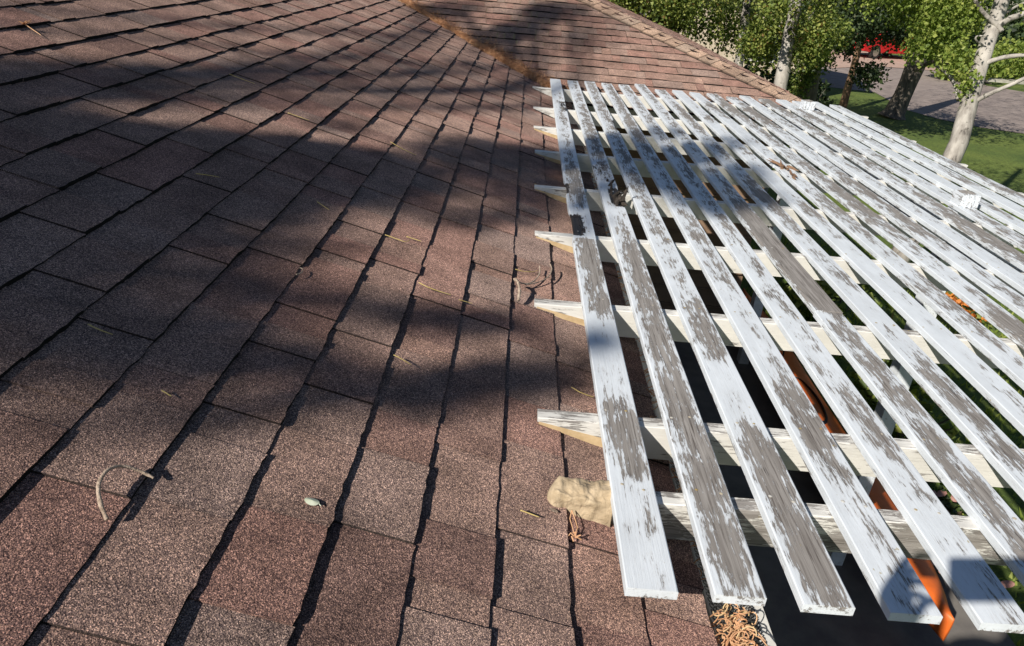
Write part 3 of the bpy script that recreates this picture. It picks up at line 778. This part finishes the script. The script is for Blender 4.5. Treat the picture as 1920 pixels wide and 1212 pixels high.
fc = empty('orange_flower_clump', (5.15, 7.7, GZ), label='clump of bright orange flowers on the sunlit lawn past the pergola', cat='flowers')
b = MB(); leafcloud(b, (0, 0, .12), (.30, .42, .12), 260, .06, rg); M['flower'] = mat_leaf('orange_petal', [(0, (.45, .12, .02)), (1, (.75, .32, .06))], .2); b.build('blossom', M['flower'], fc)
b = MB(); leafcloud(b, (0, 0, .06), (.36, .5, .07), 200, .06, rg); b.build('foliage', M['leaf'], fc)

# ================================================================== trees
def tree(name, label, trunkpts, rads, mat, crowns, leafm, seed, limbs=(), size=.07, strand=.9, group=None, cat='tree', lo=0, hi=1, tw=.68):
    rg = random.Random(seed); p0 = Vector(trunkpts[0]); e = empty(name, p0, label=label, cat=cat, group=group)
    b = MB(); pts = smoothpts([Vector(p) - p0 for p in trunkpts], 1); n = len(pts)
    rr = []
    for i in range(n):
        t = i / (n - 1) * (len(rads) - 1); a = int(min(t, len(rads) - 2)); rr.append(rads[a] + (rads[a + 1] - rads[a]) * (t - a))
    rr = [q * tw for q in rr]; b.tube(pts, rr, 16, jit=.05, rg=rg); b.build('trunk', M[mat], e, smooth=True)
    for lp, lr in limbs:
        b = MB(); q = smoothpts([Vector(p) - p0 for p in lp], 2); n = len(q)
        q = [v_ + Vector((noise.noise(v_ * 2.0), noise.noise(v_ * 2.0 + Vector((9, 0, 0))), noise.noise(v_ * 2 + Vector((0, 9, 0))))) * .04 for v_ in q]
        b.tube(q, [.62 * (lr[0] + (lr[1] - lr[0]) * i / (n - 1)) for i in range(n)], 8, jit=.08, rg=rg); b.build('limb', M[mat], e, smooth=True)
    b = MB()
    for c, r, n in crowns: leafcloud(b, Vector(c) - p0, r, int(n * (1.7 if size < .2 else 1)), size * (.72 if size < .2 else 1), rg, strand, lo, hi)
    b.build('crown', M[leafm], e)
    return e
def down(px, py, Y):                                           # foot on the ground under that point
    p = at(px, py, Y); return Vector((p.x, p.y, GZ))
def crown_at(px, py, Y, rx, ry_, rz, n): p = at(px, py, Y); return ((p.x, p.y, p.z), (rx, ry_, rz), n)
# the big birch on the right
p1 = at(1793, 290, 9.2); p2 = at(1818, 190, 9.4); p3 = at(1845, 100, 9.6); p4 = at(1880, 0, 9.8)
foot = p1 + (p1 - p2) * ((p1.z - GZ) / (p2.z - p1.z)) if p2.z != p1.z else p1
foot = Vector((p1.x - .35, p1.y - .1, GZ))
top = p4 + (p4 - p3) * 3.2
def a_(x, y, Y): return at(x, y, Y)
tree('birch_tree', 'pale birch trunk with bare side limbs leaning right at the pergola corner', [foot, p1, p2, p3, p4, top], [.24, .185, .165, .15, .135, .07], 'birch',
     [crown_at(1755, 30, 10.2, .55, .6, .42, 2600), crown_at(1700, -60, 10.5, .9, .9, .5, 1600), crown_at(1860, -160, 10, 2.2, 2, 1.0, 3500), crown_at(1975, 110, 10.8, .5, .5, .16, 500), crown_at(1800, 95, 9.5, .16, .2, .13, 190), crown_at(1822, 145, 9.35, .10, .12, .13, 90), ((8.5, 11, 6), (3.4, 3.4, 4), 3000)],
     'leaflite', 41, limbs=[([a_(1803, 205, 9.35), a_(1850, 178, 9.3), a_(1900, 158, 9.2), a_(1960, 125, 9.1)], (.05, .03)),
                            ([a_(1822, 140, 9.5), a_(1850, 118, 9.5), a_(1890, 105, 9.4), a_(1950, 100, 9.3)], (.06, .03)),
                            ([a_(1862, 55, 9.7), a_(1890, 38, 9.6), a_(1920, 28, 9.5), a_(1980, -10, 9.5)], (.07, .04)),
                            ([a_(1862, 40, 9.7), a_(1895, 18, 9.8), a_(1925, 5, 9.9)], (.03, .02)),
                            ([a_(1797, 185, 9.4), a_(1790, 160, 9.6), a_(1775, 132, 9.9), a_(1752, 118, 10.2)], (.045, .022)),
                            ([a_(1850, 85, 9.6), a_(1832, 72, 9.5), a_(1835, 64, 9.5), a_(1855, 66, 9.4)], (.022, .012)),
                            ([a_(1880, 60, 9.6), a_(1840, 20, 9.7), a_(1825, -10, 9.8)], (.05, .03)),
                            ([a_(1790, 250, 9.3), a_(1812, 240, 9.2), a_(1818, 236, 9.2)], (.05, .045))], size=.075, tw=.60)
# dark twin trunk behind it
q0 = lev(1690, 222, -GZ); q0.z = GZ
t1 = at(1697, 170, q0.y); t2 = at(1722, 110, q0.y); t3 = at(1745, 30, q0.y); q0 = Vector((t1.x - .12, t1.y, GZ))
tree('shade_tree', 'thick dark trunk with flared pale foot on the shaded lawn by the drive', [q0, q0 * .75 + t1 * .25, t1, t2, t3, t3 + (t3 - t2) * 2], [.62, .40, .34, .38, .3, .15], 'bark',
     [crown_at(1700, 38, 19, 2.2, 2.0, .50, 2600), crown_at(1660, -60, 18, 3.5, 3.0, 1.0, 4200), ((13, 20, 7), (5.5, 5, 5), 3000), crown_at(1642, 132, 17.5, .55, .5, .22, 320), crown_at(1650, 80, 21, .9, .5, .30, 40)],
     'leafdark', 42, limbs=[([a_(1715, 130, 20.5), a_(1755, 112, 20), a_(1782, 122, 19)], (.12, .04)), ([a_(1735, 105, 20.5), a_(1690, 60, 20), a_(1640, 30, 20)], (.15, .05))], size=.13, strand=.5)
q0 = lev(1578, 208, -GZ); t1 = at(1606, 108, q0.y * 1.0); t2 = at(1618, 50, q0.y); q0.z = GZ
tree('slender_tree', 'slim reddish brown trunk, sunlit above and shaded below, at the lawn edge', [q0, (q0 + t1) / 2, t1, t2, t2 + (t2 - t1) * 2], [.17, .15, .13, .12, .08], 'redbark',
     [crown_at(1600, 22, 18, 1.5, 1.2, .50, 2600), crown_at(1560, 25, 17, 1.0, 1.2, .55, 2200), crown_at(1640, -20, 18, 2, 2, .6, 2000), crown_at(1562, 85, 18, .5, .6, .35, 500)], 'leafdark', 43, size=.10, strand=.6, lo=.15)
tree('birch_tree', 'pale birch trunk leaning right just behind the roof corner', [at(1448, 260, 12.5).xy.to_3d() + Vector((0, 0, GZ)), at(1462, 165, 12.5), at(1478, 80, 12.6), at(1492, 10, 12.7), at(1515, -140, 13)], [.20, .165, .15, .13, .08], 'birch',
     [crown_at(1432, 60, 13.4, .40, .45, .60, 1900), crown_at(1525, 45, 12.6, .42, .5, .55, 2000), crown_at(1470, -75, 12.8, 1.6, 1.3, .55, 2600), crown_at(1450, 0, 11.9, .30, .3, .2, 300), ((6.5, 13.5, 6), (2.8, 2.8, 4), 2600)], 'leaf', 44, size=.075,
     limbs=[([a_(1476, 90, 12.6), a_(1500, 60, 12.7), a_(1530, 20, 12.9)], (.05, .02)), ([a_(1466, 140, 12.5), a_(1500, 125, 12.6), a_(1540, 112, 12.8)], (.02, .008))], lo=.25)
tree('birch_tree', 'thin pale birch trunk rising straight behind the hip of the wing', [at(1384, 160, 14.5).xy.to_3d() + Vector((0, 0, GZ)), at(1386, 120, 14.5), at(1396, 40, 14.6), at(1402, 0, 14.6), at(1412, -120, 14.7)], [.17, .12, .11, .10, .06], 'birch',
     [crown_at(1345, 10, 15.2, .75, .8, .55, 2200), crown_at(1365, 60, 15.6, .25, .3, .3, 350), crown_at(1285, 5, 14.5, .7, .7, .42, 1700), crown_at(1420, 60, 15.6, .35, .5, .5, 900), crown_at(1340, -80, 14, 2, 1.6, .6, 2400), ((4.2, 15, 6), (2.8, 2.6, 4), 2400)], 'leaf', 45, size=.08, lo=.15)
tree('birch_tree', 'leafy birch at the left behind the wing roof ridge', [at(1235, 60, 15.5).xy.to_3d() + Vector((0, 0, GZ)), at(1238, 0, 15.5), at(1242, -120, 15.6)], [.17, .12, .08], 'birch',
     [crown_at(1225, 0, 14.5, .8, .8, .45, 2300), crown_at(1170, -25, 14.5, .9, .8, .4, 1800), crown_at(1235, 40, 15, .4, .5, .28, 600)], 'leaf', 46, size=.085, lo=.2)
tree('ivy_trunk_tree', 'dark ivy covered trunk between the corner birch and the reddish trunk', [at(1510, 250, 14).xy.to_3d() + Vector((0, 0, GZ)), at(1522, 150, 14), at(1535, 60, 14), at(1545, -60, 14)], [.24, .2, .17, .1], 'bark',
     [crown_at(1505, 150, 13.7, .22, .25, .45, 700), crown_at(1545, 70, 13.5, .45, .4, .45, 1500)], 'leaf', 47, size=.075, lo=.1, hi=.8)
# undergrowth behind the wing
for k, (px, py, Y, r, n, mt, lab) in enumerate(((1420, 130, 16.5, (1.1, .8, .95), 1500, 'leafdark', 'dark shaded bush between the two birch trunks'), (1505, 165, 17, (.8, .8, .8), 1100, 'leafdark', 'dark bush right of the corner birch with brownish leaves'),
                                           (1340, 95, 19, (1.4, 1, .55), 500, 'leaf', 'green bush behind the hip in front of the pale wall'))):
    f = down(px, py, Y); f.z = GZ; shrub('bush', f, r, n, .13, mt, lab, 'bush', 60 + k)
for k, (px, py, Y, r, n, lab) in enumerate(((1800, 138, 33, (1.5, 1.2, .8), 1400, 'bright green rounded shrub across the drive left of the birch'), (1880, 128, 35, (2.4, 1.4, .9), 1800, 'wide pale green shrub across the drive right of the birch'), (1960, 120, 36, (2, 1.4, 1.1), 1200, 'pale green shrub across the drive at the right edge'))):
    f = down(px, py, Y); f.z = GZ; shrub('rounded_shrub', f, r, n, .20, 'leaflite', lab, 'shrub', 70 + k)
farl = ['broad dark tree in the far row, behind the pale wall', 'far tree with wide crown left of the red car', 'far dark tree straight behind the red car', 'far dark tree just right of the red car', 'tall far tree behind the twin dark trunk', 'far tree behind the big birch crown', 'far tree right of the big birch trunk', 'last far tree by the right picture edge', 'far tree seen left of the hip ridge', 'most distant tree in the gap over the drive']
for k, (x, y) in enumerate(((9, 48), (14, 52), (20, 53), (25, 55), (30, 52), (34, 49), (40, 48), (47, 46), (2, 46), (22, 64))):
    rg = random.Random(80 + k); h = rg.uniform(8, 11)
    tree('dense_tree', farl[k], [(x, y, GZ), (x + .2, y, GZ + h * .4), (x, y, GZ + h * .8)], [.4, .3, .12], 'bark',
         [((x, y, GZ + h * .55), (3.8, 3.2, h * .36), 1500), ((x + 1.5, y - 1.5, GZ + h * .25), (2.6, 2.2, h * .22), 800)], 'leafdark', 80 + k, size=.42, strand=0, group='row of far trees across the road')
# neighbour's pale building
nb = empty('neighbour_house', (5.4, 24, GZ), label='pale beige building half hidden by leaves beyond the wing roof', cat='house')
M['stucco'] = mat_noise('beige_stucco', (.50, .42, .33), (.60, .52, .42), 6); M['glass'] = mat_flat('window_glass', (.03, .035, .04), .1)
b = MB(); b.box((0, 3, 1.4), (7.5, 6, 2.8)); b.build('wall', M['stucco'], nb)
b = MB(); b.add([(-4.1, -.5, 2.75), (4.1, -.5, 2.75), (4.1, 6.5, 2.75), (-4.1, 6.5, 2.75), (-4.1, 3, 4.1), (4.1, 3, 4.1)], [(0, 1, 5, 4), (2, 3, 4, 5), (0, 4, 3), (1, 2, 5)]); b.build('roof', M['hip'], nb)
for x in (-2.2, 1.8):
    b = MB(); b.box((x, -.012, 1.5), (1.2, .03, 1.1)); wn = b.build('window', M['white'], nb); b = MB(); b.box((x, -.03, 1.5), (1.04, .02, .94)); b.build('pane', M['glass'], wn)
# red car across the road
M['red'] = mat_flat('red_car_paint', (.55, .015, .02), .25); M['tyre'] = mat_flat('tyre_rubber', (.02, .02, .02), .8)
cp = lev(1648, 108, -GZ - .0); car = empty('parked_car', (cp.x, cp.y, GZ + .02), rz=R(25), label='red car parked across the drive mostly hidden behind foliage', cat='car')
prf = [(-2.2, .35), (-2.25, .62), (-2.1, .85), (-1.5, .95), (-.95, 1.38), (.55, 1.42), (1.25, .98), (2.05, .82), (2.25, .6), (2.2, .32), (1.75, .28), (1.7, .5), (1.4, .66), (1.1, .5), (1.05, .28), (-1.0, .28), (-1.05, .5), (-1.35, .66), (-1.65, .5), (-1.7, .3)]
b = MB(); n = len(prf)
for yy in (-.88, .88):
    b.v += [(x, yy * (.82 if z > 1.1 else 1), z) for x, z in prf]
b.f = [tuple(range(n)), tuple(range(n, 2 * n))[::-1]] + [(i, n + i, n + (i + 1) % n, (i + 1) % n) for i in range(n)]
body = b.build('body', M['red'], car); bv = body.modifiers.new('bevel', 'BEVEL'); bv.width = .05; bv.segments = 2; bv.limit_method = 'ANGLE'
for sy in (-1, 1):
    b = MB(); b.add([(x, sy * (.80 + .10 * (1.36 - z) / .4) , z) for x, z in ((-1.2, 1.0), (-.85, 1.33), (.5, 1.36), (1.05, 1.0))], [(0, 1, 2, 3)]); b.build('side_window', M['glass'], car)
    for x in (-1.35, 1.4):
        b = MB(); b.tube([(x, sy * .72, .32), (x, sy * .9, .32)], .32, 24); wh = b.build('wheel', M['tyre'], car); b = MB(); b.tube([(x, sy * .80, .32), (x, sy * .91, .32)], .2, 18); b.build('rim', M['steel'], wh)
    b = MB(); b.box((-2.22, sy * .62, .68), (.06, .3, .14)); b.build('headlight', M['white'], car)
b = MB(); b.add([(-1.55, -.7, .97), (-1.55, .7, .97), (-1.0, .62, 1.36), (-1.0, -.62, 1.36)], [(0, 1, 2, 3)]); b.build('windscreen', M['glass'], car)

# pine behind the photographer whose boughs shade the roof: needle density per cell of a plane square to the sun
pine = empty('pine_tree', (-7.9, -5.6, GZ), label='tall pine standing behind the photographer that shades the roof', cat='tree')
E1 = Vector((1.12, -.97, 0)).normalized(); E2 = SUN.cross(E1)
A0, B0 = -6.075, -3.410; ofs = Vector(pine.location); rg = random.Random(77); b = MB(); tips = []
for j, row in enumerate(GRID):
    for i, ch in enumerate(row):
        if ch == '.': continue
        d = min(.975, int(ch) / 9.4); od = -math.log(1 - min(.985, d * 1.03)) * NEEDLE_K
        tt = 8.3 + 1.6 * noise.noise(Vector((i * .12, j * .12, 0)))
        cnt = od * .004225 / .00040; cnt = int(cnt) + (rg.random() < cnt % 1)
        for k in range(cnt):
            p = E1 * (A0 + .065 * i + rg.uniform(-.033, .033)) + E2 * (B0 + .065 * j + rg.uniform(-.033, .033)) - SUN * (tt + rg.gauss(0, .5)) - ofs
            dd = Vector((rg.gauss(0, 1), rg.gauss(0, 1), rg.gauss(0, 1))).normalized() * rg.uniform(.035, .065); w_ = dd.cross(Vector((rg.gauss(0, 1), rg.gauss(0, 1), rg.gauss(0, 1)))).normalized() * .0085
            b.add([p - dd, p + w_, p + dd, p - w_], [(0, 1, 2), (0, 2, 3)], tone=rg.random())
            if k == 0 and rg.random() < .06 and int(ch) > 4: tips.append(p)
b.build('needles', M['needle'], pine)
b = MB(); b.tube([(0, 0, 0), (.05, 0, 4), (.0, .05, 7.5), (0, 0, 9.6)], [.28, .22, .14, .03], 12); b.build('trunk', M['bark'], pine)
for p in tips[:24]:
    b = MB(); s = Vector((0, 0, min(9.4, max(3, p.z - .8)))); mid = s.lerp(p, .5) + Vector((0, 0, .35)); b.tube(smoothpts([s, mid, p]), [.05 - .045 * k / 8 for k in range(9)][:len(smoothpts([s, mid, p]))] if False else .018, 6); b.build('bough', M['bark'], pine)

# ================================================================== the photographer, kneeling behind the camera; the hands and phone cast the shadow at lower right
def skin(name, nodes, edges, mat, parent, root='pelvis', sub=2):
    keys = list(nodes); me = bpy.data.meshes.new(name)
    me.from_pydata([nodes[k][0] for k in keys], [(keys.index(a), keys.index(b)) for a, b in edges], [])
    o = bpy.data.objects.new(name, me); link(o, parent)
    md = o.modifiers.new('skin', 'SKIN'); md.use_smooth_shade = True
    for k, sv in zip(keys, me.skin_vertices[0].data):
        r = nodes[k][1]; sv.radius = (r, r) if not hasattr(r, '__len__') else r; sv.use_root = (k == root)
    s_ = o.modifiers.new('sub', 'SUBSURF'); s_.levels = s_.render_levels = sub
    me.materials.append(mat); return o
PX = -.62
per = empty('person', (.02, PX, -.94), label='person kneeling on the roof behind the camera with both hands round a phone', cat='person')
def rel(d): return {k: (Vector(p) - per.location, r) for k, (p, r) in d.items()}
N = {'pelvis': ((.02, -.62, -.72), .13), 'waist': ((.02, -.60, -.56), .12), 'chest': ((.02, -.54, -.32), .145), 'neckbase': ((.02, -.50, -.13), .075), 'neck': ((.02, -.48, -.06), .05),
     'jaw': ((.02, -.44, .0), .07), 'head': ((.02, -.45, .07), .085), 'crown': ((.02, -.46, .13), .062), 'nose': ((.02, -.345, .03), .012)}
E_ = [('pelvis', 'waist'), ('waist', 'chest'), ('chest', 'neckbase'), ('neckbase', 'neck'), ('neck', 'jaw'), ('jaw', 'head'), ('head', 'crown'), ('head', 'nose')]
for s, sh, el, wr_, pa in (('l', (-.16, -.5, -.17), (-.27, -.33, -.38), (-.165, -.125, -.165), (-.135, -.07, -.095)), ('r', (.20, -.5, -.17), (.34, -.32, -.36), (.235, -.12, -.15), (.200, -.065, -.085))):
    q = -1 if s == 'l' else 1
    N.update({s + 'sh': (sh, .062), s + 'el': (el, .042), s + 'wr': (wr_, .027), s + 'pa': (pa, (.032, .022)), s + 'kn': ((pa[0] - q * .005, pa[1] + .035, pa[2] + .045), (.034, .018))})
    E_ += [('chest', s + 'sh'), (s + 'sh', s + 'el'), (s + 'el', s + 'wr'), (s + 'wr', s + 'pa'), (s + 'pa', s + 'kn')]
    hx = -.14 if s == 'l' else .45
    k = s + 'kn'; bx, by, bz = N[k][0]
    edge = -.058 if s == 'l' else .122                     # the phone's short edge each hand closes on
    fingers = {'index': ((bx + q * .004, by + .02, bz + .035), (bx - q * .012, by + .03, bz + .062), (bx - q * .035, by + .018, bz + .070)),
               'middle': ((bx - q * .010, by + .030, bz + .012), (edge + q * .018, by + .046, bz + .016), (edge - q * .006, by + .034, bz + .018)),
               'ring': ((bx - q * .010, by + .026, bz - .008), (edge + q * .018, by + .040, bz - .006), (edge - q * .004, by + .028, bz - .004)),
               'little': ((bx - q * .008, by + .018, bz - .028), (edge + q * .02, by + .030, bz - .026), (edge + q * .002, by + .020, bz - .024)),
               'thumb': ((pa[0] - q * .022, pa[1] - .004, pa[2] + .025), (pa[0] - q * .038, pa[1] + .014, pa[2] + .048), (edge - q * .022, pa[1] + .022, pa[2] + .066))}
    for fn, pts in fingers.items():
        last = s + ('pa' if fn == 'thumb' else 'kn')
        for i, p in enumerate(pts):
            kk = s + fn + str(i); N[kk] = (p, .0095 - .001 * i if fn != 'little' else .0078 - .0008 * i); E_.append((last, kk)); last = kk
for s, hip, kne, ank, toe in (('l', (-.07, -.62, -.78), (-.11, -.20, -.835), (-.09, -.62, -.865), (-.09, -.80, -.87)), ('r', (.11, -.62, -.80), (.17, -.20, -.925), (.15, -.62, -.94), (.15, -.80, -.945))):
    N.update({s + 'hip': (hip, .085), s + 'knee': (kne, .058), s + 'ank': (ank, .036), s + 'toe': (toe, .028)})
    E_ += [('pelvis', s + 'hip'), (s + 'hip', s + 'knee'), (s + 'knee', s + 'ank'), (s + 'ank', s + 'toe')]
M['skin'] = mat_noise('skin', (.50, .30, .22), (.58, .36, .27), 12, rough=.5); M['shirt'] = mat_noise('blue_shirt', (.05, .08, .16), (.08, .12, .22), 30); M['jeans'] = mat_noise('dark_trousers', (.03, .035, .05), (.06, .065, .09), 60); M['hair'] = mat_noise('brown_hair', (.03, .02, .012), (.09, .055, .03), 40, stretch=(1, 1, .2))
skin('body', rel(N), E_, M['skin'], per)
sn = {k: (N[k][0], N[k][1] + .012) for k in ('pelvis', 'waist', 'chest', 'lsh', 'rsh')}
for s in 'lr':
    a, b_ = Vector(N[s + 'sh'][0]), Vector(N[s + 'el'][0]); sn[s + 'cuff'] = (tuple(a.lerp(b_, .7)), .062)
sn['collar'] = ((.02, -.505, -.14), .075)
skin('shirt', rel(sn), [('pelvis', 'waist'), ('waist', 'chest'), ('chest', 'collar'), ('chest', 'lsh'), ('chest', 'rsh'), ('lsh', 'lcuff'), ('rsh', 'rcuff')], M['shirt'], per)
tn_ = {k: (N[k][0], N[k][1] + .010) for k in ('pelvis', 'lhip', 'rhip', 'lknee', 'rknee', 'lank', 'rank')}
skin('trousers', rel(tn_), [('pelvis', 'lhip'), ('pelvis', 'rhip'), ('lhip', 'lknee'), ('rhip', 'rknee'), ('lknee', 'lank'), ('rknee', 'rank')], M['jeans'], per)
bm = bmesh.new(); bmesh.ops.create_icosphere(bm, subdivisions=4, radius=1)
for vt in bm.verts:
    q = vt.co * (1 + .05 * noise.noise(vt.co * 5)); vt.co = Vector((q.x * .097, q.y * .105, q.z * .10)) + Vector((.02, -.475, .105)) - per.location
me = bpy.data.meshes.new('hair'); bm.to_mesh(me); bm.free(); me.materials.append(M['hair']); me.polygons.foreach_set('use_smooth', [True] * len(me.polygons)); link(bpy.data.objects.new('hair', me), per)
for x in (-.012, .052):
    b = MB(); b.tube([(x, -.369, .052), (x, -.362, .052)], [.011, .006], 10); b.build('eye', M['white'], per, loc=tuple(per.location)).location = (0, 0, 0)
ph = MB(); rotm = Matrix((RT, UP, -FW)).transposed(); pc = RT * .032 - FW * .014 - UP * .026
ph.box((0, 0, 0), (.166, .078, .009), rotm)
pho = ph.build('phone', M['black']); pho.location = pc; pho.modifiers.new('b', 'BEVEL').width = .003
tag(pho, 'black phone held level in two hands at the camera position', 'phone')
for ch in house.children: ch.location.z -= GZ
